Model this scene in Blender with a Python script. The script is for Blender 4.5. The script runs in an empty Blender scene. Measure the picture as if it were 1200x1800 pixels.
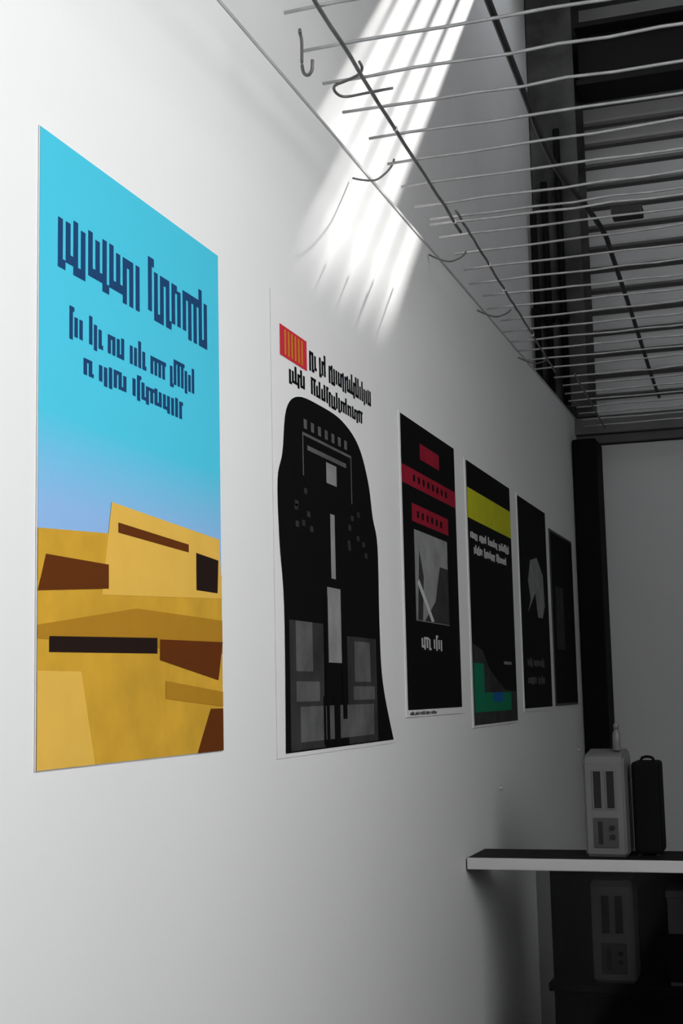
import bpy, bmesh, math, random
from mathutils import Vector, Matrix
random.seed(7)
S = bpy.context.scene
COL = S.collection

# ------------------------------------------------------------------ camera
F, VPX, VPY, ROLL = 2450.0, 1411.0, 1205.0, -0.022     # pixels in the 1200x1800 frame
d = Vector((VPX-600, VPY-900, F)).normalized()
up = d.cross(Vector((1, ROLL, 0))).normalized()
if up.y > 0: up = -up
right = d.cross(up).normalized()
if right.x < 0: right = -right
Rm = Matrix((right, d, up))                             # camera (x right, y down, z forward) -> world
cam = bpy.data.objects.new('camera', bpy.data.cameras.new('camera'))
COL.objects.link(cam)
cam.data.sensor_fit = 'VERTICAL'; cam.data.sensor_height = 36; cam.data.sensor_width = 24
cam.data.lens = F/1800*36; cam.data.clip_start = 0.02
M3 = Matrix((Rm.col[0], -Rm.col[1], -Rm.col[2])).transposed()
cam.matrix_world = Matrix.Translation((0.95, 0, 1.45)) @ M3.to_4x4()
S.camera = cam

# ------------------------------------------------------------------ light
w = bpy.data.worlds.new('world'); S.world = w; w.use_nodes = True
bg = w.node_tree.nodes['Background']
bg.inputs[0].default_value = (0.90, 0.94, 1.0, 1); bg.inputs[1].default_value = 2.4
sun = bpy.data.lights.new('sun', 'SUN'); sun.energy = 13.5; sun.angle = math.radians(1.6); sun.color = (1, 0.985, 0.96)
so = bpy.data.objects.new('sun', sun); COL.objects.link(so)
SUN = Vector((-0.45, -1.0, -1.0))
so.rotation_euler = SUN.to_track_quat('-Z', 'Y').to_euler(); so.location = (2, 8, 8)
day = bpy.data.lights.new('window_daylight', 'AREA'); day.shape = 'RECTANGLE'; day.size = 3.6; day.size_y = 1.8
day.energy = 84; day.color = (1.0, 0.985, 0.965)
do = bpy.data.objects.new('window_daylight', day); COL.objects.link(do)
do.location = (2.52, 0.6, 2.7); do.rotation_euler = Vector((-1, 0, 0)).to_track_quat('-Z', 'Y').to_euler()
vs = S.view_settings
vs.view_transform = 'Standard'; vs.look = 'None'; vs.gamma = 1; vs.use_curve_mapping = False; vs.exposure = 0.0

# ------------------------------------------------------------------ helpers
def lin(c):
    return tuple((v/255/12.92 if v/255 <= 0.04045 else ((v/255+0.055)/1.055)**2.4) for v in c)
MATS = {}
def mat(name, col, rough=0.6, metal=0.0, var=0.06, scale=6.0, bump=0.0, bscale=60.0, spec=0.4):
    if name in MATS: return MATS[name]
    m = bpy.data.materials.new(name); m.use_nodes = True
    nt = m.node_tree; b = nt.nodes['Principled BSDF']
    tc = nt.nodes.new('ShaderNodeTexCoord')
    n = nt.nodes.new('ShaderNodeTexNoise'); n.inputs['Scale'].default_value = scale; n.inputs['Detail'].default_value = 5
    nt.links.new(tc.outputs['Object'], n.inputs['Vector'])
    r = nt.nodes.new('ShaderNodeValToRGB')
    r.color_ramp.elements[0].position = 0.3; r.color_ramp.elements[1].position = 0.7
    r.color_ramp.elements[0].color = (*[max(0, c*(1-var)) for c in col], 1)
    r.color_ramp.elements[1].color = (*[min(1, c*(1+var)) for c in col], 1)
    nt.links.new(n.outputs['Fac'], r.inputs['Fac']); nt.links.new(r.outputs['Color'], b.inputs['Base Color'])
    b.inputs['Roughness'].default_value = rough; b.inputs['Metallic'].default_value = metal
    b.inputs['Specular IOR Level'].default_value = spec
    if bump:
        n2 = nt.nodes.new('ShaderNodeTexNoise'); n2.inputs['Scale'].default_value = bscale; n2.inputs['Detail'].default_value = 4
        nt.links.new(tc.outputs['Object'], n2.inputs['Vector'])
        bp = nt.nodes.new('ShaderNodeBump'); bp.inputs['Strength'].default_value = bump; bp.inputs['Distance'].default_value = 0.004
        nt.links.new(n2.outputs['Fac'], bp.inputs['Height']); nt.links.new(bp.outputs['Normal'], b.inputs['Normal'])
    MATS[name] = m
    return m
def grad_mat(name, stops, z0, z1):
    """ink that changes colour up the sheet, printed as such"""
    m = bpy.data.materials.new(name); m.use_nodes = True
    nt = m.node_tree; b = nt.nodes['Principled BSDF']
    tc = nt.nodes.new('ShaderNodeTexCoord'); sx = nt.nodes.new('ShaderNodeSeparateXYZ')
    mr = nt.nodes.new('ShaderNodeMapRange'); mr.inputs['From Min'].default_value = z0; mr.inputs['From Max'].default_value = z1
    r = nt.nodes.new('ShaderNodeValToRGB')
    while len(r.color_ramp.elements) < len(stops): r.color_ramp.elements.new(0.5)
    for e, (p, c) in zip(r.color_ramp.elements, stops): e.position = p; e.color = (*c, 1)
    nt.links.new(tc.outputs['Object'], sx.inputs[0]); nt.links.new(sx.outputs['Z'], mr.inputs['Value'])
    nt.links.new(mr.outputs[0], r.inputs['Fac']); nt.links.new(r.outputs['Color'], b.inputs['Base Color'])
    b.inputs['Roughness'].default_value = 0.75; b.inputs['Specular IOR Level'].default_value = 0.06
    return m

def link(name, me, m, parent=None, loc=(0, 0, 0)):
    o = bpy.data.objects.new(name, me); COL.objects.link(o)
    if m is not None and not me.materials: me.materials.append(m)
    o.location = loc
    if parent: o.parent = parent
    return o
def finish(bm, name):
    bmesh.ops.recalc_face_normals(bm, faces=bm.faces)
    me = bpy.data.meshes.new(name); bm.to_mesh(me); bm.free()
    return me
def abox(bm, x0, x1, y0, y1, z0, z1, bev=0.0, seg=2):
    t = bmesh.new(); bmesh.ops.create_cube(t, size=1)
    for v in t.verts:
        v.co = ((x0+x1)/2+v.co.x*(x1-x0), (y0+y1)/2+v.co.y*(y1-y0), (z0+z1)/2+v.co.z*(z1-z0))
    if bev: bmesh.ops.bevel(t, geom=t.edges[:], offset=bev, segments=seg, affect='EDGES', profile=0.5)
    me = bpy.data.meshes.new('t'); t.to_mesh(me); t.free(); bm.from_mesh(me); bpy.data.meshes.remove(me)
def box(name, x0, x1, y0, y1, z0, z1, m, parent=None, bev=0.0, loc=(0, 0, 0)):
    bm = bmesh.new(); abox(bm, x0, x1, y0, y1, z0, z1, bev)
    return link(name, finish(bm, name), m, parent, loc)
def boxes(name, lst, m, parent=None, bev=0.0, loc=(0, 0, 0)):
    bm = bmesh.new()
    for b in lst: abox(bm, *b, bev)
    return link(name, finish(bm, name), m, parent, loc)
def atube(bm, pts, r, sides=8):
    pts = [Vector(p) for p in pts]; rings = []
    n = len(pts); ref = Vector((0, 0, 1))
    for i, p in enumerate(pts):
        t = (pts[min(i+1, n-1)]-pts[max(i-1, 0)]).normalized()
        a = t.cross(ref)
        if a.length < 0.05: a = t.cross(Vector((0, 1, 0)))
        a.normalize(); b = a.cross(t).normalized()
        rr = r[i] if isinstance(r, (list, tuple)) else r
        rings.append([bm.verts.new(p+(a*math.cos(k*2*math.pi/sides)+b*math.sin(k*2*math.pi/sides))*rr) for k in range(sides)])
    for i in range(n-1):
        for k in range(sides):
            bm.faces.new((rings[i][k], rings[i][(k+1) % sides], rings[i+1][(k+1) % sides], rings[i+1][k]))
    bm.faces.new(rings[0]); bm.faces.new(rings[-1])
def smooth(me):
    for p in me.polygons: p.use_smooth = True
    return me
def tube_mesh(name, pts, r, sides=8):
    bm = bmesh.new(); atube(bm, pts, r, sides)
    return smooth(finish(bm, name))
def spline(pts, per=6):
    P = [Vector(p) for p in pts]; out = []
    for i in range(len(P)-1):
        p0 = P[max(i-1, 0)]; p1 = P[i]; p2 = P[i+1]; p3 = P[min(i+2, len(P)-1)]
        for k in range(per):
            t = k/per
            out.append(0.5*((2*p1)+(p2-p0)*t+(2*p0-5*p1+4*p2-p3)*t*t+(3*p1-p0-3*p2+p3)*t**3))
    out.append(P[-1]); return out
def lathe(bm, prof, cx=0, cy=0, n=20):
    rings = [[bm.verts.new((cx+r*math.cos(2*math.pi*k/n), cy+r*math.sin(2*math.pi*k/n), z)) for k in range(n)] for r, z in prof]
    for a, b in zip(rings, rings[1:]):
        for k in range(n): bm.faces.new((a[k], a[(k+1) % n], b[(k+1) % n], b[k]))
    bm.faces.new(rings[0]); bm.faces.new(rings[-1])
def empty(name, loc):
    o = bpy.data.objects.new(name, None); COL.objects.link(o); o.location = loc; o.empty_display_size = 0.05
    return o
def tag(o, label, cat, group=None):
    o['label'] = label; o['category'] = cat
    if group: o['group'] = group
    return o
def struct(o): o['kind'] = 'structure'; return o

# ------------------------------------------------------------------ materials
WHITE = mat('white_wall_paint', (0.80, 0.80, 0.795), 0.55, var=0.015, scale=1.5, bump=0.12, bscale=35)
UPPER = mat('grey_white_plaster', (0.78, 0.78, 0.78), 0.7, var=0.04, scale=2.5, bump=0.15, bscale=30)
BACK = mat('grey_panel_paint', (0.66, 0.66, 0.66), 0.6, var=0.03, scale=2)
DARKROOM = mat('dark_grey_paint', (0.16, 0.16, 0.16), 0.8, var=0.1)
FLOOR = mat('dark_floor_screed', (0.05, 0.05, 0.052), 0.6, var=0.2, scale=4)
ROOF = mat('dark_roof_boards', (0.09, 0.09, 0.09), 0.8, var=0.15)
BLACKSTEEL = mat('black_painted_steel', (0.004, 0.004, 0.004), 0.75, var=0.2, spec=0.12)
BEAM = mat('grey_steel_header', (0.12, 0.12, 0.12), 0.6, var=0.15)
RIM = mat('grey_metal_rim', (0.42, 0.42, 0.42), 0.6, var=0.1)
PLANK = mat('grey_siding_paint', (0.44, 0.44, 0.44), 0.65, var=0.1, scale=3)
GAP = mat('siding_gap', (0.08, 0.08, 0.08), 0.9)
WIRE = mat('galvanised_wire', (0.46, 0.46, 0.46), 0.42, metal=0.55, var=0.2, scale=20)
DWIRE = mat('dull_steel_rod', (0.16, 0.16, 0.16), 0.5, metal=0.4, var=0.25, scale=25)
CABLE = mat('black_cable_sheath', (0.008, 0.008, 0.008), 0.6, var=0.2)
FRAME = mat('window_frame_paint', (0.6, 0.6, 0.58), 0.5)

# ------------------------------------------------------------------ the setting
YB, XR, YF, ZR, ZL = 6.6, 2.4, -2.6, 4.8, 2.735
struct(box('floor', -0.3, XR+0.1, YF-0.1, YB+0.2, -0.1, 0, FLOOR))
wl = struct(box('wall_left', -0.12, 0, YF, YB, 0, ZL-0.008, WHITE))
box('top_rim', -0.12, 0.002, YF, YB, ZL-0.008, ZL, RIM, wl)
struct(box('wall_left_upper', -0.28, -0.121, YF, YB, 0, ZR, UPPER))
# back wall: flat panel below, header beam, horizontal siding boards above
wb = struct(box('wall_back', -0.28, XR+0.1, YB+0.02, YB+0.2, 0, ZR, GAP))
box('panel', 0.0, XR, YB-0.02, YB+0.02, 0, 2.60, BACK, wb, 0.003)
hb = struct(boxes('trim_1', [(0.0, XR, YB-0.09, YB+0.019, 2.645, 2.725), (0.0, XR, YB-0.055, YB+0.019, 2.605, 2.645)], BEAM, bev=0.004))
pm = None
z = 2.74; i = 0
while z < ZR-0.02:
    if pm is None:
        bm = bmesh.new()
        prof = [(0.0, 0), (-0.034, 0.004), (-0.034, 0.016), (-0.012, 0.082), (0.0, 0.084)]   # lapped board, thick at its foot
        a = [bm.verts.new((-0.12, p[0], p[1])) for p in prof]; b = [bm.verts.new((XR, p[0], p[1])) for p in prof]
        for k in range(len(prof)): bm.faces.new((a[k], a[(k+1) % len(prof)], b[(k+1) % len(prof)], b[k]))
        bm.faces.new(a); bm.faces.new(b); pm = finish(bm, 'siding_board')
    link('siding_board', pm, PLANK, wb, (0, YB+0.019, z)); z += 0.104
# right wall with the window that lights the room, front wall behind the viewer
W0, W1, WZ0, WZ1 = -1.2, 2.4, 1.8, 3.6
struct(boxes('wall_right', [(XR, XR+0.1, YF, W0, 0, ZR), (XR, XR+0.1, W1, YB+0.019, 0, ZR), (XR, XR+0.1, W0, W1, 0, WZ0), (XR, XR+0.1, W0, W1, WZ1, ZR)], DARKROOM))
struct(box('wall_front', -0.28, XR+0.1, YF-0.1, YF-0.001, 0, ZR, DARKROOM))
wn = struct(boxes('window_1', [(XR+0.02, XR+0.07, W0, W0+0.05, WZ0, WZ1), (XR+0.02, XR+0.07, W1-0.05, W1, WZ0, WZ1),
    (XR+0.02, XR+0.07, W0+0.05, W1-0.05, WZ0, WZ0+0.05), (XR+0.02, XR+0.07, W0+0.05, W1-0.05, WZ1-0.05, WZ1)], FRAME))
for yy in (0.0, 1.2): box('mullion', XR+0.025, XR+0.065, yy-0.02, yy+0.02, WZ0+0.05, WZ1-0.05, FRAME, wn)
# roof with a barred rooflight
OX0, OX1, OY0, OY1 = -0.11, 1.12, 5.10, 5.86
struct(boxes('ceiling', [(-0.28, XR+0.1, YF-0.1, OY0, ZR, ZR+0.08), (-0.28, XR+0.1, OY1, YB+0.2, ZR, ZR+0.08),
    (-0.28, OX0, OY0, OY1, ZR, ZR+0.08), (OX1, XR+0.1, OY0, OY1, ZR, ZR+0.08)], ROOF))
rl = struct(boxes('window_2', [(OX0-0.03, OX0, OY0-0.03, OY1+0.03, ZR+0.08, ZR+0.11), (OX1, OX1+0.03, OY0-0.03, OY1+0.03, ZR+0.08, ZR+0.11),
    (OX0, OX1, OY0-0.03, OY0, ZR+0.08, ZR+0.11), (OX0, OX1, OY1, OY1+0.03, ZR+0.08, ZR+0.11)], FRAME))
bmesh_bar = None
for k in range(1, 5):
    yy = OY0+(OY1-OY0)*k/5
    box('glazing_bar', OX0, OX1, yy-0.019, yy+0.019, ZR+0.085, ZR+0.105, FRAME, rl)
# corner column, pipes and the dark beam high on the back wall
cb = bmesh.new()
abox(cb, -0.115, 0.10, 6.28, 6.30, ZL+0.002, ZR-0.001); abox(cb, -0.115, 0.10, 6.545, 6.565, ZL+0.002, ZR-0.001); abox(cb, -0.02, 0.005, 6.30, 6.545, ZL+0.002, ZR-0.001)
struct(link('column_upper', finish(cb, 'column_upper'), mat('weathered_black_steel', (0.06, 0.06, 0.06), 0.7, var=0.6, scale=5, spec=0.2)))
cb = bmesh.new()
abox(cb, 0.003, 0.115, 6.36, 6.575, 0, 2.60, 0.012)
struct(link('column_lower', finish(cb, 'column_lower'), BLACKSTEEL))
struct(boxes('beam', [(0.11, XR, 6.40, 6.42, 4.30, 4.56), (0.11, XR, 6.30, 6.52, 4.56, 4.585), (0.11, XR, 6.30, 6.52, 4.275, 4.30)], mat('dark_beam_steel', (0.012, 0.012, 0.012), 0.7, spec=0.15)))
pp = None
for xx, yy, zt, lb in ((-0.09, 6.12, 3.62, 'shortest of the three dark vertical pipes above the white wall'), (-0.055, 6.235, 3.80, 'middle one of the three dark vertical pipes above the white wall'), (0.012, 6.24, 4.05, 'tallest dark vertical pipe above the white wall, next to the column')):
    bm = bmesh.new(); atube(bm, [(0, 0, 0), (0, 0, zt-ZL-0.003)], 0.016, 12)
    o = link('wall_pipe', smooth(finish(bm, 'wall_pipe')), BLACKSTEEL, None, (xx, yy, ZL+0.002))
    box('pipe_clip', -0.02, 0.02, -0.02, 0.04, 0.4, 0.43, BLACKSTEEL, o)
    tag(o, lb, 'pipe', 'dark pipes in the corner')

# ------------------------------------------------------------------ posters
NLAY = [0]
def poly(name, pts, m, parent, lay):
    bm = bmesh.new(); NLAY[0] += 1; lay += 0.00003*(NLAY[0] % 12)
    bm.faces.new([bm.verts.new((lay, y, zz)) for y, zz in pts])
    bm.normal_update(); bmesh.ops.triangulate(bm, faces=bm.faces[:])
    return link(name, finish(bm, name), m, parent)
def rects(name, lst, m, parent, lay):
    if name not in ('lettering', 'caption', 'speckle', 'orange_strokes', 'thin_frame'):   # blocks one can tell apart: one part each
        for q in lst: o = rects1(name, [q], m, parent, lay)
        return o
    o = rects1(name, lst, m, parent, lay); o['kind'] = 'stuff'
    return o
def rects1(name, lst, m, parent, lay):
    bm = bmesh.new(); NLAY[0] += 1; lay += 0.00003*(NLAY[0] % 12)
    for y0, y1, z0, z1 in lst:
        bm.faces.new([bm.verts.new(p) for p in ((lay, y0, z0), (lay, y1, z0), (lay, y1, z1), (lay, y0, z1))])
    return link(name, finish(bm, name), m, parent)
def strokes(y0, y1, z0, z1, n, words=(), heavy=0.55, seed=1):
    """unreadable rows of upright strokes standing for a line of print"""
    rg = random.Random(seed); out = []; st = (y1-y0)/n; h = z1-z0
    for k in range(n):
        if k in words: continue
        a = y0+k*st; t = rg.choice((0.72, 0.72, 1.0, 0.8)); lo = rg.choice((0.12, 0.12, 0.0))
        out.append((a, a+st*heavy, z0+h*lo, z0+h*t))
        q = rg.choice((0, 1, 2))
        if q == 1: out.append((a+st*heavy, a+st*0.97, z0+h*(t-0.14), z0+h*t))
        if q == 2: out.append((a+st*heavy, a+st*0.97, z0+h*lo, z0+h*(lo+0.14)))
    return out
PAPER = mat('white_poster_paper', (0.80, 0.80, 0.79), 0.5, var=0.01)
T = 0.003; L1, L2, L3, L4 = T+0.0006, T+0.0011, T+0.0016, T+0.0021
def sheet(y0, y1, z0, z1, label, t=T, m=PAPER):
    e = empty('poster', (0.0008, (y0+y1)/2, z0))
    tag(e, label, 'poster', 'posters along the white wall')
    w = y1-y0; h = z1-z0
    box('sheet', 0, t, -w/2, w/2, 0, h, m, e)
    def f(y, zz): return (y-(y0+y1)/2, zz-z0)
    return e, w, h, f
def ink(n, c, **k): return mat('ink_'+n, c, 0.75, var=k.get('var', 0.04), scale=12, spec=0.06)
BLK = ink('black', (0.004, 0.004, 0.004))

# sheet 1: sky blue over ochre blocks (plain stand-in)
e, w, h, f = sheet(1.612, 2.230, 1.361, 2.236, 'large sky-blue poster with dark blue lettering rows above yellow ochre blocks', t=0.0015)
sky = grad_mat('ink_sky_blue', [(0.0, (0.26, 0.45, 0.76)), (0.40, (0.27, 0.47, 0.78)), (0.55, (0.075, 0.55, 0.74)), (1.0, (0.065, 0.51, 0.68))], 0, h)
rects('blue_field', [(-w/2+0.001, w/2-0.001, 0.001, h-0.001)], sky, e, 0.0020)
NAVY = ink('navy', (0.012, 0.055, 0.15))
def rows(lst): 
    o = []
    for (y0, y1, z0, z1, n, words, hv, sd) in lst:
        a = f(y0, z0); b = f(y1, z1); o += strokes(a[0], b[0], a[1], b[1], n, words, hv, sd)
    return o
rects('lettering', rows([(1.662, 2.185, 2.050, 2.150, 24, (12,), 0.62, 3), (1.695, 2.125, 1.955, 2.003, 30, (3, 7, 12, 17, 22), 0.68, 5), (1.736, 2.075, 1.908, 1.948, 22, (2, 9), 0.68, 8)]), NAVY, e, 0.0024)
OCH = ink('ochre', (0.60, 0.34, 0.035), var=0.12); OCH2 = ink('dark_ochre', (0.42, 0.21, 0.018)); OCH3 = ink('light_ochre', (0.74, 0.45, 0.08))
BRN = ink('brown', (0.12, 0.032, 0.006)); DBR = ink('dark_brown', (0.018, 0.010, 0.008))
H = w/2-0.001
poly('ochre_block', [(-H, 0.001), (H, 0.001), (H, 0.30), (-H, 0.315)], OCH, e, 0.0024)
poly('ochre_block', [(-H, 0.25), (-0.09, 0.27), (-0.09, 0.332), (-H, 0.318)], OCH, e, 0.0028)
poly('ochre_block', [(-0.13, 0.24), (H, 0.26), (H-0.01, 0.362), (-0.10, 0.378)], OCH3, e, 0.0028)
poly('brown_band', [(-H, 0.235), (-0.11, 0.250), (-0.11, 0.285), (-H+0.02, 0.285)], BRN, e, 0.0032)
poly('brown_band', [(0.20, 0.268), (H-0.02, 0.268), (H-0.015, 0.325), (0.20, 0.33)], DBR, e, 0.0032)
poly('brown_band', [(-0.08, 0.335), (0.17, 0.328), (0.17, 0.341), (-0.08, 0.350)], BRN, e, 0.0032)
poly('dark_ochre_block', [(-H, 0.172), (H, 0.165), (H, 0.222), (-0.02, 0.226), (-H, 0.19)], OCH2, e, 0.0028)
poly('brown_band', [(-H+0.03, 0.155), (0.05, 0.160), (0.05, 0.184), (-H+0.03, 0.176)], DBR, e, 0.0032)
poly('brown_band', [(0.06, 0.150), (H-0.02, 0.120), (H, 0.185), (0.06, 0.182)], BRN, e, 0.0032)
poly('dark_ochre_block', [(0.08, 0.09), (H, 0.075), (H, 0.10), (0.08, 0.118)], OCH2, e, 0.0032)
poly('brown_band', [(0.20, 0.001), (H, 0.001), (H, 0.072), (0.255, 0.072)], BRN, e, 0.0032)
poly('light_ochre_block', [(-H, 0.001), (-0.15, 0.001), (-0.19, 0.13), (-H, 0.13)], OCH3, e, 0.0028)

# sheet 2: white with red heading and a tall dark rounded shape (plain stand-in)
e, w, h, f = sheet(2.492, 3.292, 1.334, 2.250, 'white poster with red block heading over a tall rounded black shape', t=0.001)
q1, q2, q3, q4 = 0.0015, 0.0019, 0.0023, 0.0027
RED = ink('red', (0.55, 0.03, 0.05)); ORA = ink('orange', (0.55, 0.22, 0.02))
a = f(2.540, 2.126); b = f(2.700, 2.190); sw = (b[0]-a[0])/8
rects('red_heading', [(a[0], b[0], a[1], b[1])], RED, e, q1)
rects('orange_strokes', [(a[0]+(k+0.25)*sw, a[0]+(k+0.7)*sw, a[1]+0.006, b[1]-0.006) for k in range(1, 7)], ORA, e, q2)
rects('lettering', rows([(2.715, 3.165, 2.132, 2.186, 28, (3, 7), 0.68, 11), (2.590, 3.090, 2.078, 2.120, 30, (6, 7), 0.68, 14)]), BLK, e, q1)
G = lambda *p: [f(*x) for x in p]
poly('black_shape', G(*[(p.x, p.y) for p in spline([Vector(x) for x in [(2.536, 1.342, 0), (2.540, 1.62, 0), (2.520, 1.75, 0), (2.515, 1.87, 0), (2.545, 1.93, 0), (2.570, 2.02, 0), (2.640, 2.060, 0), (2.78, 2.068, 0), (2.93, 2.062, 0), (3.05, 2.025, 0), (3.12, 1.95, 0), (3.15, 1.87, 0), (3.185, 1.80, 0), (3.185, 1.62, 0), (3.20, 1.48, 0), (3.28, 1.342, 0)]], 5)]), BLK, e, q1)
G1 = ink('grey_dark', (0.035, 0.035, 0.035), var=0.3); G2 = ink('grey_mid', (0.10, 0.10, 0.10), var=0.3); G3 = ink('grey_pale', (0.24, 0.24, 0.24), var=0.2)
def R(n, lst, m, lay): rects(n, [(*[f(y, 0)[0] for y in (y0, y1)], f(0, z0)[1], f(0, z1)[1]) for y0, y1, z0, z1 in lst], m, e, lay)
R('grey_block', [(2.565, 2.77, 1.345, 1.60), (2.93, 3.15, 1.345, 1.58)], G1, q2)
R('grey_block', [(2.60, 2.70, 1.50, 1.60), (2.98, 3.10, 1.48, 1.57), (2.62, 3.12, 1.36, 1.43), (2.60, 2.74, 1.44, 1.48), (2.97, 3.13, 1.44, 1.47)], G2, q3)
R('pale_block', [(2.80, 2.89, 1.52, 1.68), (2.83, 2.86, 1.70, 1.84), (2.81, 2.88, 1.905, 1.95)], G3, q3)
R('thin_frame', [(2.66, 2.99, 1.985, 1.991), (2.66, 2.666, 1.90, 1.985), (2.984, 2.99, 1.88, 1.985), (2.69, 2.95, 1.957, 1.967)] + [(2.67+0.045*k, 2.69+0.045*k, 2.0, 2.02) for k in range(7)], G2, q3)
R('dark_stripe', [(2.78, 2.80, 1.345, 1.66), (2.89, 2.92, 1.40, 1.66), (2.76, 2.775, 1.35, 1.45), (2.83, 2.87, 1.345, 1.45)], BLK, q4)
R('speckle', [(2.60+0.31*random.random()+k % 2*0.25, 0, 0, 0) for k in range(0)] or [(y, y+0.02, zz, zz+0.012) for y, zz in [(random.uniform(2.60, 2.75), random.uniform(1.78, 1.88)) for _ in range(7)]+[(random.uniform(2.93, 3.08), random.uniform(1.76, 1.86)) for _ in range(8)]], G1, q3)

# sheet 3: black with red bands
e, w, h, f = sheet(3.398, 4.010, 1.392, 2.178, 'black poster with dark red bands and a grey picture in a white edge')
def RR(n, y0, y1, z0, z1, m, lay): R(n, [(y0, y1, z0, z1)], m, lay)
RR('black_field', 3.412, 3.998, 1.410, 2.172, BLK, L1)
DRED = ink('dark_red', (0.27, 0.012, 0.028), var=0.12)
RR('red_band', 3.60, 3.81, 2.078, 2.122, DRED, L2)
RR('red_band', 3.412, 3.998, 1.992, 2.040, DRED, L2)
RR('red_band', 3.50, 3.895, 1.900, 1.948, DRED, L2)
rects('lettering', [(*[f(y, 0)[0] for y in (p, p+0.02)], f(0, zz)[1], f(0, zz+0.018)[1]) for p, zz in [(3.52+0.05*k, 2.008) for k in range(8)]+[(3.55+0.05*k, 1.914) for k in range(6)]], BLK, e, L3)
RR('grey_picture', 3.515, 3.875, 1.640, 1.880, G3, L2)
poly('dark_patch', G((3.60, 1.642), (3.873, 1.642), (3.873, 1.80), (3.78, 1.80), (3.72, 1.70)), G1, e, L3)
poly('dark_patch', G((3.53, 1.642), (3.58, 1.642), (3.60, 1.76), (3.56, 1.83)), G1, e, L3)
poly('pale_stroke', G((3.53, 1.74), (3.55, 1.75), (3.70, 1.645), (3.67, 1.642)), ink('pale', (0.5, 0.5, 0.5)), e, L4)
rects('lettering', rows([(3.56, 3.79, 1.566, 1.608, 9, (4,), 0.6, 21)]), ink('pale', (0.5, 0.5, 0.5)), e, L2)
rects('caption', rows([(3.43, 3.70, 1.396, 1.406, 40, (6, 13, 22, 30), 0.6, 22)]), G2, e, L2)

# sheet 4: black with yellow band and green foot
e, w, h, f = sheet(4.138, 4.840, 1.345, 2.170, 'black poster with yellow band, white lettering rows and green foot')
RR('black_field', 4.155, 4.828, 1.352, 2.164, BLK, L1)
RR('yellow_band', 4.155, 4.826, 1.985, 2.080, ink('yellow', (0.50, 0.50, 0.02), var=0.08), L2)
rects('lettering', rows([(4.18, 4.78, 1.922, 1.952, 28, (5, 11, 19), 0.72, 31), (4.225, 4.73, 1.878, 1.908, 24, (6, 15), 0.72, 33)]), ink('white', (0.6, 0.6, 0.6)), e, L2)
poly('grey_foot', G((4.155, 1.352), (4.828, 1.352), (4.828, 1.45), (4.62, 1.46), (4.40, 1.52), (4.30, 1.58), (4.155, 1.60)), G1, e, L2)
poly('green_foot', G((4.165, 1.39), (4.725, 1.39), (4.725, 1.45), (4.31, 1.45), (4.31, 1.54), (4.165, 1.54)), ink('green', (0.008, 0.17, 0.085)), e, L3)
RR('blue_spot', 4.44, 4.58, 1.42, 1.45, ink('blue', (0.01, 0.10, 0.32)), L4)
RR('pale_mark', 4.62, 4.75, 1.542, 1.552, G3, L3)

# sheet 5 and 6: dark sheets in the unlit end
e, w, h, f = sheet(4.960, 5.560, 1.378, 2.170, 'black poster with a pale grey figure, hanging beside the yellow-banded poster')
RR('black_field', 4.972, 5.548, 1.390, 2.160, BLK, L1)
poly('grey_figure', G((5.10, 1.74), (5.16, 1.79), (5.12, 1.86), (5.18, 1.94), (5.32, 1.96), (5.44, 1.90), (5.46, 1.78), (5.40, 1.73), (5.30, 1.73), (5.26, 1.82)), G3, e, L2)
rects('lettering', rows([(5.05, 5.40, 1.54, 1.575, 14, (4,), 0.8, 41), (5.05, 5.40, 1.475, 1.51, 14, (7,), 0.8, 43)]), G2, e, L2)
e, w, h, f = sheet(5.640, 6.220, 1.390, 2.110, 'very dark poster hanging last in the row by the black column', m=mat('dark_board', (0.05, 0.05, 0.05)))
RR('black_field', 5.652, 6.208, 1.400, 2.100, BLK, L1)
RR('grey_picture', 5.72, 5.92, 1.62, 1.88, G1, L2)

# ------------------------------------------------------------------ wire mesh hung over the room
SL = -0.035
def wire_meshes(x0, x1, r):
    out = []
    for k in range(5):
        rg = random.Random(50+k); n = 22; pts = []
        for i in range(n+1):
            x = x0+(x1-x0)*i/n
            kick = 0.007*math.exp(-((x-0.58-0.02*k)/0.012)**2)
            pts.append((x, rg.uniform(-0.0022, 0.0022), rg.uniform(-0.002, 0.002)+kick))
        out.append(tube_mesh('cross_wire', pts, r, 6))
    return out
CW = wire_meshes(0.0, 2.06, 0.0033)
def mesh_panel(y0, n, step, zz, xl, longs, label, rlong, mlong, slope=SL):
    e = empty('wire_mesh_panel', (xl, y0, zz))
    tag(e, label, 'wire mesh', 'wire mesh panels hung overhead')
    for k in range(n):
        o = link('cross_wire', CW[(k*3+n) % 5], WIRE, e, (slope*k*step+random.uniform(-0.012, 0.012), k*step, 0))
        o.rotation_euler = (0, 0, random.uniform(-0.006, 0.012))
    for lx in longs:
        pts = []
        for k in range(41):
            yy = -0.06+((n-1)*step+0.12)*k/40
            pts.append((lx+slope*yy+random.uniform(-0.0015, 0.0015), yy, -rlong-0.003+random.uniform(-0.001, 0.001)))
        link('long_rod', tube_mesh('long_rod', pts, rlong, 8), mlong, e)
    return e
pa = mesh_panel(0.695, 19, 0.15, 2.655, 0.190, (0.078, 0.86, 1.62), 'wire mesh panel with hooked ends above the blue poster', 0.0042, DWIRE)
pb = mesh_panel(3.43, 13, 0.15, 2.682, 0.095, (0.083, 0.90, 1.66), 'wire mesh panel hanging between hooked panel and far one', 0.0036, DWIRE)
pc = mesh_panel(5.30, 8, 0.15, 2.655, 0.11, (0.083, 0.90, 1.66), 'short dim wire mesh panel next to the header beam', 0.0036, DWIRE)
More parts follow.
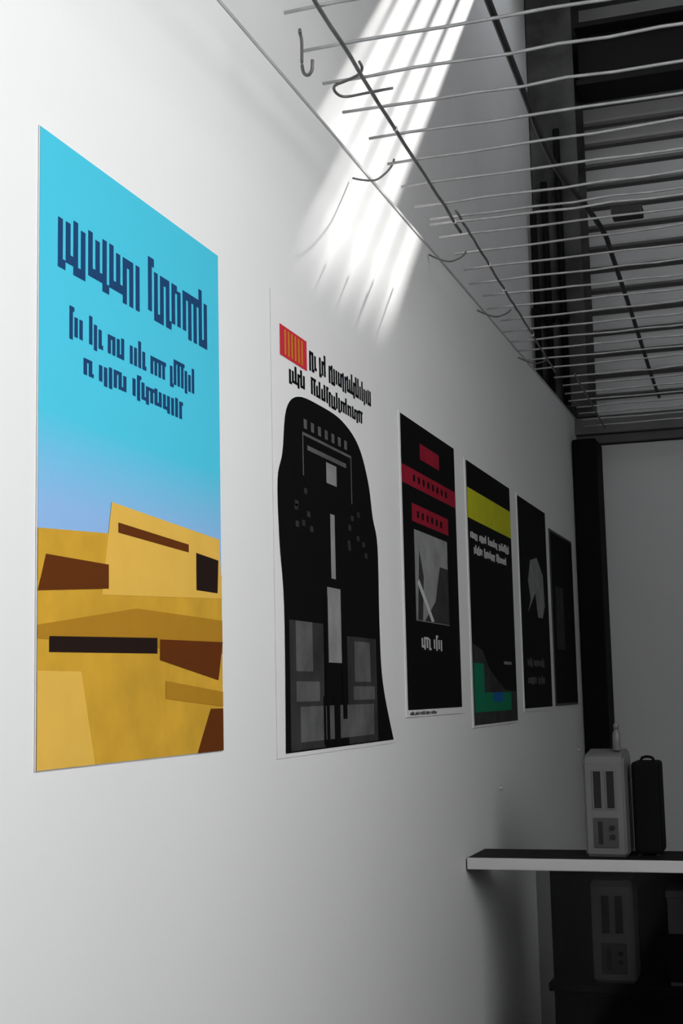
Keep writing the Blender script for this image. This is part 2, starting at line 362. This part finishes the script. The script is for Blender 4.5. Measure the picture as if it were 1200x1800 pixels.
def wrel(p, pts): return [(x-p.location.x, y-p.location.y, zz-p.location.z) for x, y, zz in pts]
hk = [(0.243, 2.566, 2.655), (0.19, 2.567, 2.654), (0.150, 2.566, 2.652), (0.136, 2.552, 2.65), (0.133, 2.525, 2.65), (0.142, 2.503, 2.65), (0.17, 2.492, 2.651), (0.197, 2.483, 2.655), (0.209, 2.468, 2.66), (0.209, 2.450, 2.665)]
link('end_hook', tube_mesh('end_hook', spline(wrel(pa, hk), 4), 0.0030), DWIRE, pa)
hk = [(0.150, 2.277, 2.665), (0.147, 2.283, 2.6735), (0.143, 2.295, 2.674), (0.143, 2.304, 2.664), (0.143, 2.304, 2.64), (0.143, 2.304, 2.615), (0.147, 2.302, 2.598), (0.156, 2.300, 2.592), (0.164, 2.298, 2.600), (0.166, 2.296, 2.618)]
hk = [(x, y, zz-0.011) for x, y, zz in hk]
link('end_hook', tube_mesh('end_hook', spline(wrel(pa, hk), 4), 0.0032), DWIRE, pa)
for k, yy in enumerate((3.0, 3.72, 4.35, 5.05)):
    p = pa if yy < 3.4 else pb
    hk = [(0.006, yy+0.045, 2.70), (0.03, yy+0.04, 2.685), (0.066, yy+0.03, 2.668), (0.10, yy, 2.662), (0.125, yy-0.03, 2.662), (0.135, yy-0.05, 2.664)]; hk = [(x, y, zz+(0.0 if p is pb else -0.03*(1-x/0.135))) for x, y, zz in hk]
    link('wall_hook', tube_mesh('wall_hook', spline(wrel(p, hk), 4), 0.0026), DWIRE, p)
GL = mat('zinc_clip', (0.8, 0.8, 0.8), 0.3, metal=0.3)
for x, y in ((0.163, 3.846), (0.154, 4.109), (0.134, 4.688), (0.174, 3.37), (0.196, 2.745)):
    p = pa if y < 3.42 else pb
    o = box('clip', -0.005, 0.005, -0.004, 0.004, -0.006, 0.003, GL, p, 0.001); o.location = Vector((x, y, p.location.z-0.006))-p.location
def cable(pts, r, label):
    o = link('black_cable', tube_mesh('black_cable', spline(pts, 6), r, 10), CABLE); return tag(o, label, 'cable')
cable([(0.56, 0.7, 2.677), (0.525, 1.4, 2.677), (0.503, 2.0, 2.677), (0.492, 2.27, 2.677), (0.478, 2.7, 2.677), (0.468, 3.0, 2.679), (0.470, 3.25, 2.686), (0.490, 3.5, 2.695), (0.507, 3.75, 2.695), (0.502, 3.95, 2.695), (0.486, 4.5, 2.695), (0.466, 5.1, 2.695), (0.449, 5.6, 2.694), (0.44, 6.0, 2.690)], 0.0072, 'thick black cable laid along the top of the wire mesh')
# dark clamp on the mesh where the second cable starts
o = empty('cable_clamp', (0.575, 3.62, 2.694))
tag(o, 'small black clamp block lying on the wire mesh beside the black cable', 'clamp')
boxes('body', [(-0.03, 0.05, -0.03, 0.03, -0.006, 0.02)], CABLE, o, 0.004)
link('screw_head', tube_mesh('screw_head', [(0.01, 0, 0.02), (0.01, 0, 0.027)], 0.009, 10), DWIRE, o)

# ------------------------------------------------------------------ table, boxes
TOP = mat('dark_table_laminate', (0.012, 0.012, 0.012), 0.7, var=0.2, spec=0.1)
EDGE = mat('pale_table_edge', (0.62, 0.62, 0.61), 0.4, var=0.04)
ZT = 0.982
t = empty('shelf_counter', (0.9, 4.1, 0))
tag(t, 'narrow dark counter with a pale front edge fixed to the white wall', 'counter')
box('counter_top', -0.895, 1.1, -0.095, 0.13, ZT-0.034, ZT, TOP, t, 0.002)
box('front_edge', -0.895, 1.1, -0.108, -0.0952, ZT-0.033, ZT-0.0005, EDGE, t, 0.003)
box('lower_shelf', -0.68, 1.06, -0.07, 0.1295, 0.615, 0.638, BLACKSTEEL, t, 0.002)
for sx in (-0.06, 1.062):
    for sy in (-0.084, 0.09):
        box('leg', sx, sx+0.035, sy, sy+0.035, 0, ZT-0.038, BLACKSTEEL, t, 0.003)
DIMGLS = bpy.data.materials.new('added_dimming_glass'); DIMGLS.use_nodes = True  # tint stands in for the shade under the counter
nt = DIMGLS.node_tree; nt.nodes.remove(nt.nodes['Principled BSDF'])
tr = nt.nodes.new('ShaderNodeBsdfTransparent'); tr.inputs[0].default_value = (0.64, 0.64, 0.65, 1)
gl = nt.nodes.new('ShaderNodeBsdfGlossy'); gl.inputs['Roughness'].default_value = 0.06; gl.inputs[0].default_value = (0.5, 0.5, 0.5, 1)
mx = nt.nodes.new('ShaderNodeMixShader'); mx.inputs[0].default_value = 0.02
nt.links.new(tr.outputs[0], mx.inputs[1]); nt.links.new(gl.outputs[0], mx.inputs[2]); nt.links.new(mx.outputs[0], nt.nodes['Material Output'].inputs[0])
g = box('added_dimming_pane', -0.70, 1.06, -0.093, -0.088, 0.02, ZT-0.036, DIMGLS, t); g['label'] = 'added tinted pane that dims the lower shelf'  # added pane, put in to darken the box on the lower shelf
box('back_panel', -0.70, 1.095, 0.130, 0.142, 0.0, ZT-0.04, BLACKSTEEL, t)
PLA = mat('pale_grey_plastic', (0.165, 0.165, 0.163), 0.38, var=0.05)
SLOT = mat('dark_slot', (0.01, 0.01, 0.01), 0.6); PAN = mat('dark_panel_plastic', (0.06, 0.06, 0.06), 0.4)
def unit(loc, label, rz):
    e = empty('ventilator_box', loc); e.rotation_euler = (0, 0, rz)
    tag(e, label, 'appliance', 'slotted grey boxes at the counter')
    W_, D_, H_ = 0.058, 0.145, 0.285
    bm = bmesh.new()
    prof = [(0.006, 0.0), (0.0, 0.008), (0.0, 0.262), (0.010, 0.279), (0.03, H_), (D_-0.03, H_+0.012), (D_, H_-0.01), (D_, 0.0)]
    a = [bm.verts.new((-W_, p[0], p[1])) for p in prof]; b = [bm.verts.new((W_, p[0], p[1])) for p in prof]
    for k in range(len(prof)): bm.faces.new((a[k], a[(k+1) % len(prof)], b[(k+1) % len(prof)], b[k]))
    bm.faces.new(a); bm.faces.new(b)
    bmesh.ops.recalc_face_normals(bm, faces=bm.faces)
    bmesh.ops.bevel(bm, geom=[x for x in bm.edges if abs(x.verts[0].co.x) > 0 and abs(x.verts[0].co.x-x.verts[1].co.x) < 1e-6], offset=0.006, segments=2, affect='EDGES')
    link('housing', finish(bm, 'housing'), PLA, e)
    for x0 in (-0.029, 0.008):
        s = box('slot', x0, x0+0.021, -0.0015, 0.012, 0.135, 0.238, SLOT, e, 0.001)
        boxes('slot_rim', [(x0-0.003, x0, -0.004, 0.01, 0.132, 0.241), (x0+0.021, x0+0.024, -0.004, 0.01, 0.132, 0.241), (x0, x0+0.021, -0.004, 0.01, 0.238, 0.241), (x0, x0+0.021, -0.004, 0.01, 0.132, 0.135)], PLA, s)
    p = box('front_panel', -0.034, 0.036, -0.003, 0.01, 0.025, 0.108, PAN, e, 0.002)
    box('panel_slot', -0.02, -0.008, -0.0045, 0.0, 0.035, 0.098, SLOT, p)
    for zz in (0.05, 0.075): box('knob', 0.014, 0.026, -0.012, -0.003, zz, zz+0.012, SLOT, p, 0.002)
    for fx in (-0.045, 0.03):
        for fy in (0.012, 0.12): box('foot', fx, fx+0.015, fy, fy+0.015, -0.0, 0.004, SLOT, e)
    return e
unit((0.395, 4.055, ZT+0.0005), 'grey slotted box standing on top of the dark counter', -0.03)
unit((0.402, 4.055, 0.6385), 'grey slotted box standing on the lower shelf under the counter', 0.02)
# small bottle behind the upper box, black case and carton
e = empty('bottle', (0.428, 4.125, ZT+0.2937)); tag(e, 'small grey bottle standing on top of the slotted box', 'bottle')
bm = bmesh.new(); lathe(bm, [(0.011, 0), (0.012, 0.002), (0.012, 0.045), (0.009, 0.054), (0.006, 0.058), (0.006, 0.061)])
link('body', smooth(finish(bm, 'body')), PLA, e)
bm = bmesh.new(); lathe(bm, [(0.008, 0.061), (0.008, 0.075), (0.006, 0.077)])
link('cap', smooth(finish(bm, 'cap')), PLA, e)
e = empty('equipment_case', (0.510, 4.15, ZT+0.0005)); tag(e, 'black upright case on the counter beside the slotted box', 'case')
box('body', -0.042, 0.036, -0.055, 0.07, 0.004, 0.262, BLACKSTEEL, e, 0.01)
link('handle', tube_mesh('handle', spline([(-0.018, 0, 0.258), (-0.015, 0, 0.270), (0, 0, 0.274), (0.015, 0, 0.270), (0.018, 0, 0.258)], 4), 0.004), BLACKSTEEL, e)
for fx in (-0.034, 0.016):
    for fy in (-0.045, 0.045): box('foot', fx, fx+0.012, fy, fy+0.012, 0, 0.005, SLOT, e)
e = empty('carton', (0.61, 4.13, 0.6385)); tag(e, 'grey carton with dark sleeve on the lower shelf under the counter', 'box')
CARD = mat('grey_card', (0.15, 0.15, 0.148), 0.8)
box('body', -0.055, 0.075, -0.08, 0.09, 0, 0.25, CARD, e, 0.002)
boxes('sleeve', [(-0.057, 0.077, -0.082, 0.092, 0.01, 0.14)], BLACKSTEEL, e, 0.002)
box('lid', -0.058, 0.078, -0.083, 0.093, 0.235, 0.255, CARD, e, 0.002)

# screws left in the wall
def screw(y, zz, label):
    bm = bmesh.new(); atube(bm, [(0, 0, 0), (0.010, 0, 0)], 0.0025, 8)
    e = empty('wall_screw', (0.0, y, zz)); tag(e, label, 'screw')
    link('shank', smooth(finish(bm, 'shank')), GL, e)
    link('head', tube_mesh('head', [(0.009, 0, 0), (0.013, 0, 0)], 0.006, 10), GL, e)
screw(4.497, 1.144, 'small bright screw in the wall below the yellow-banded poster')
screw(6.15, 1.195, 'small dim screw in the wall beside the black column')
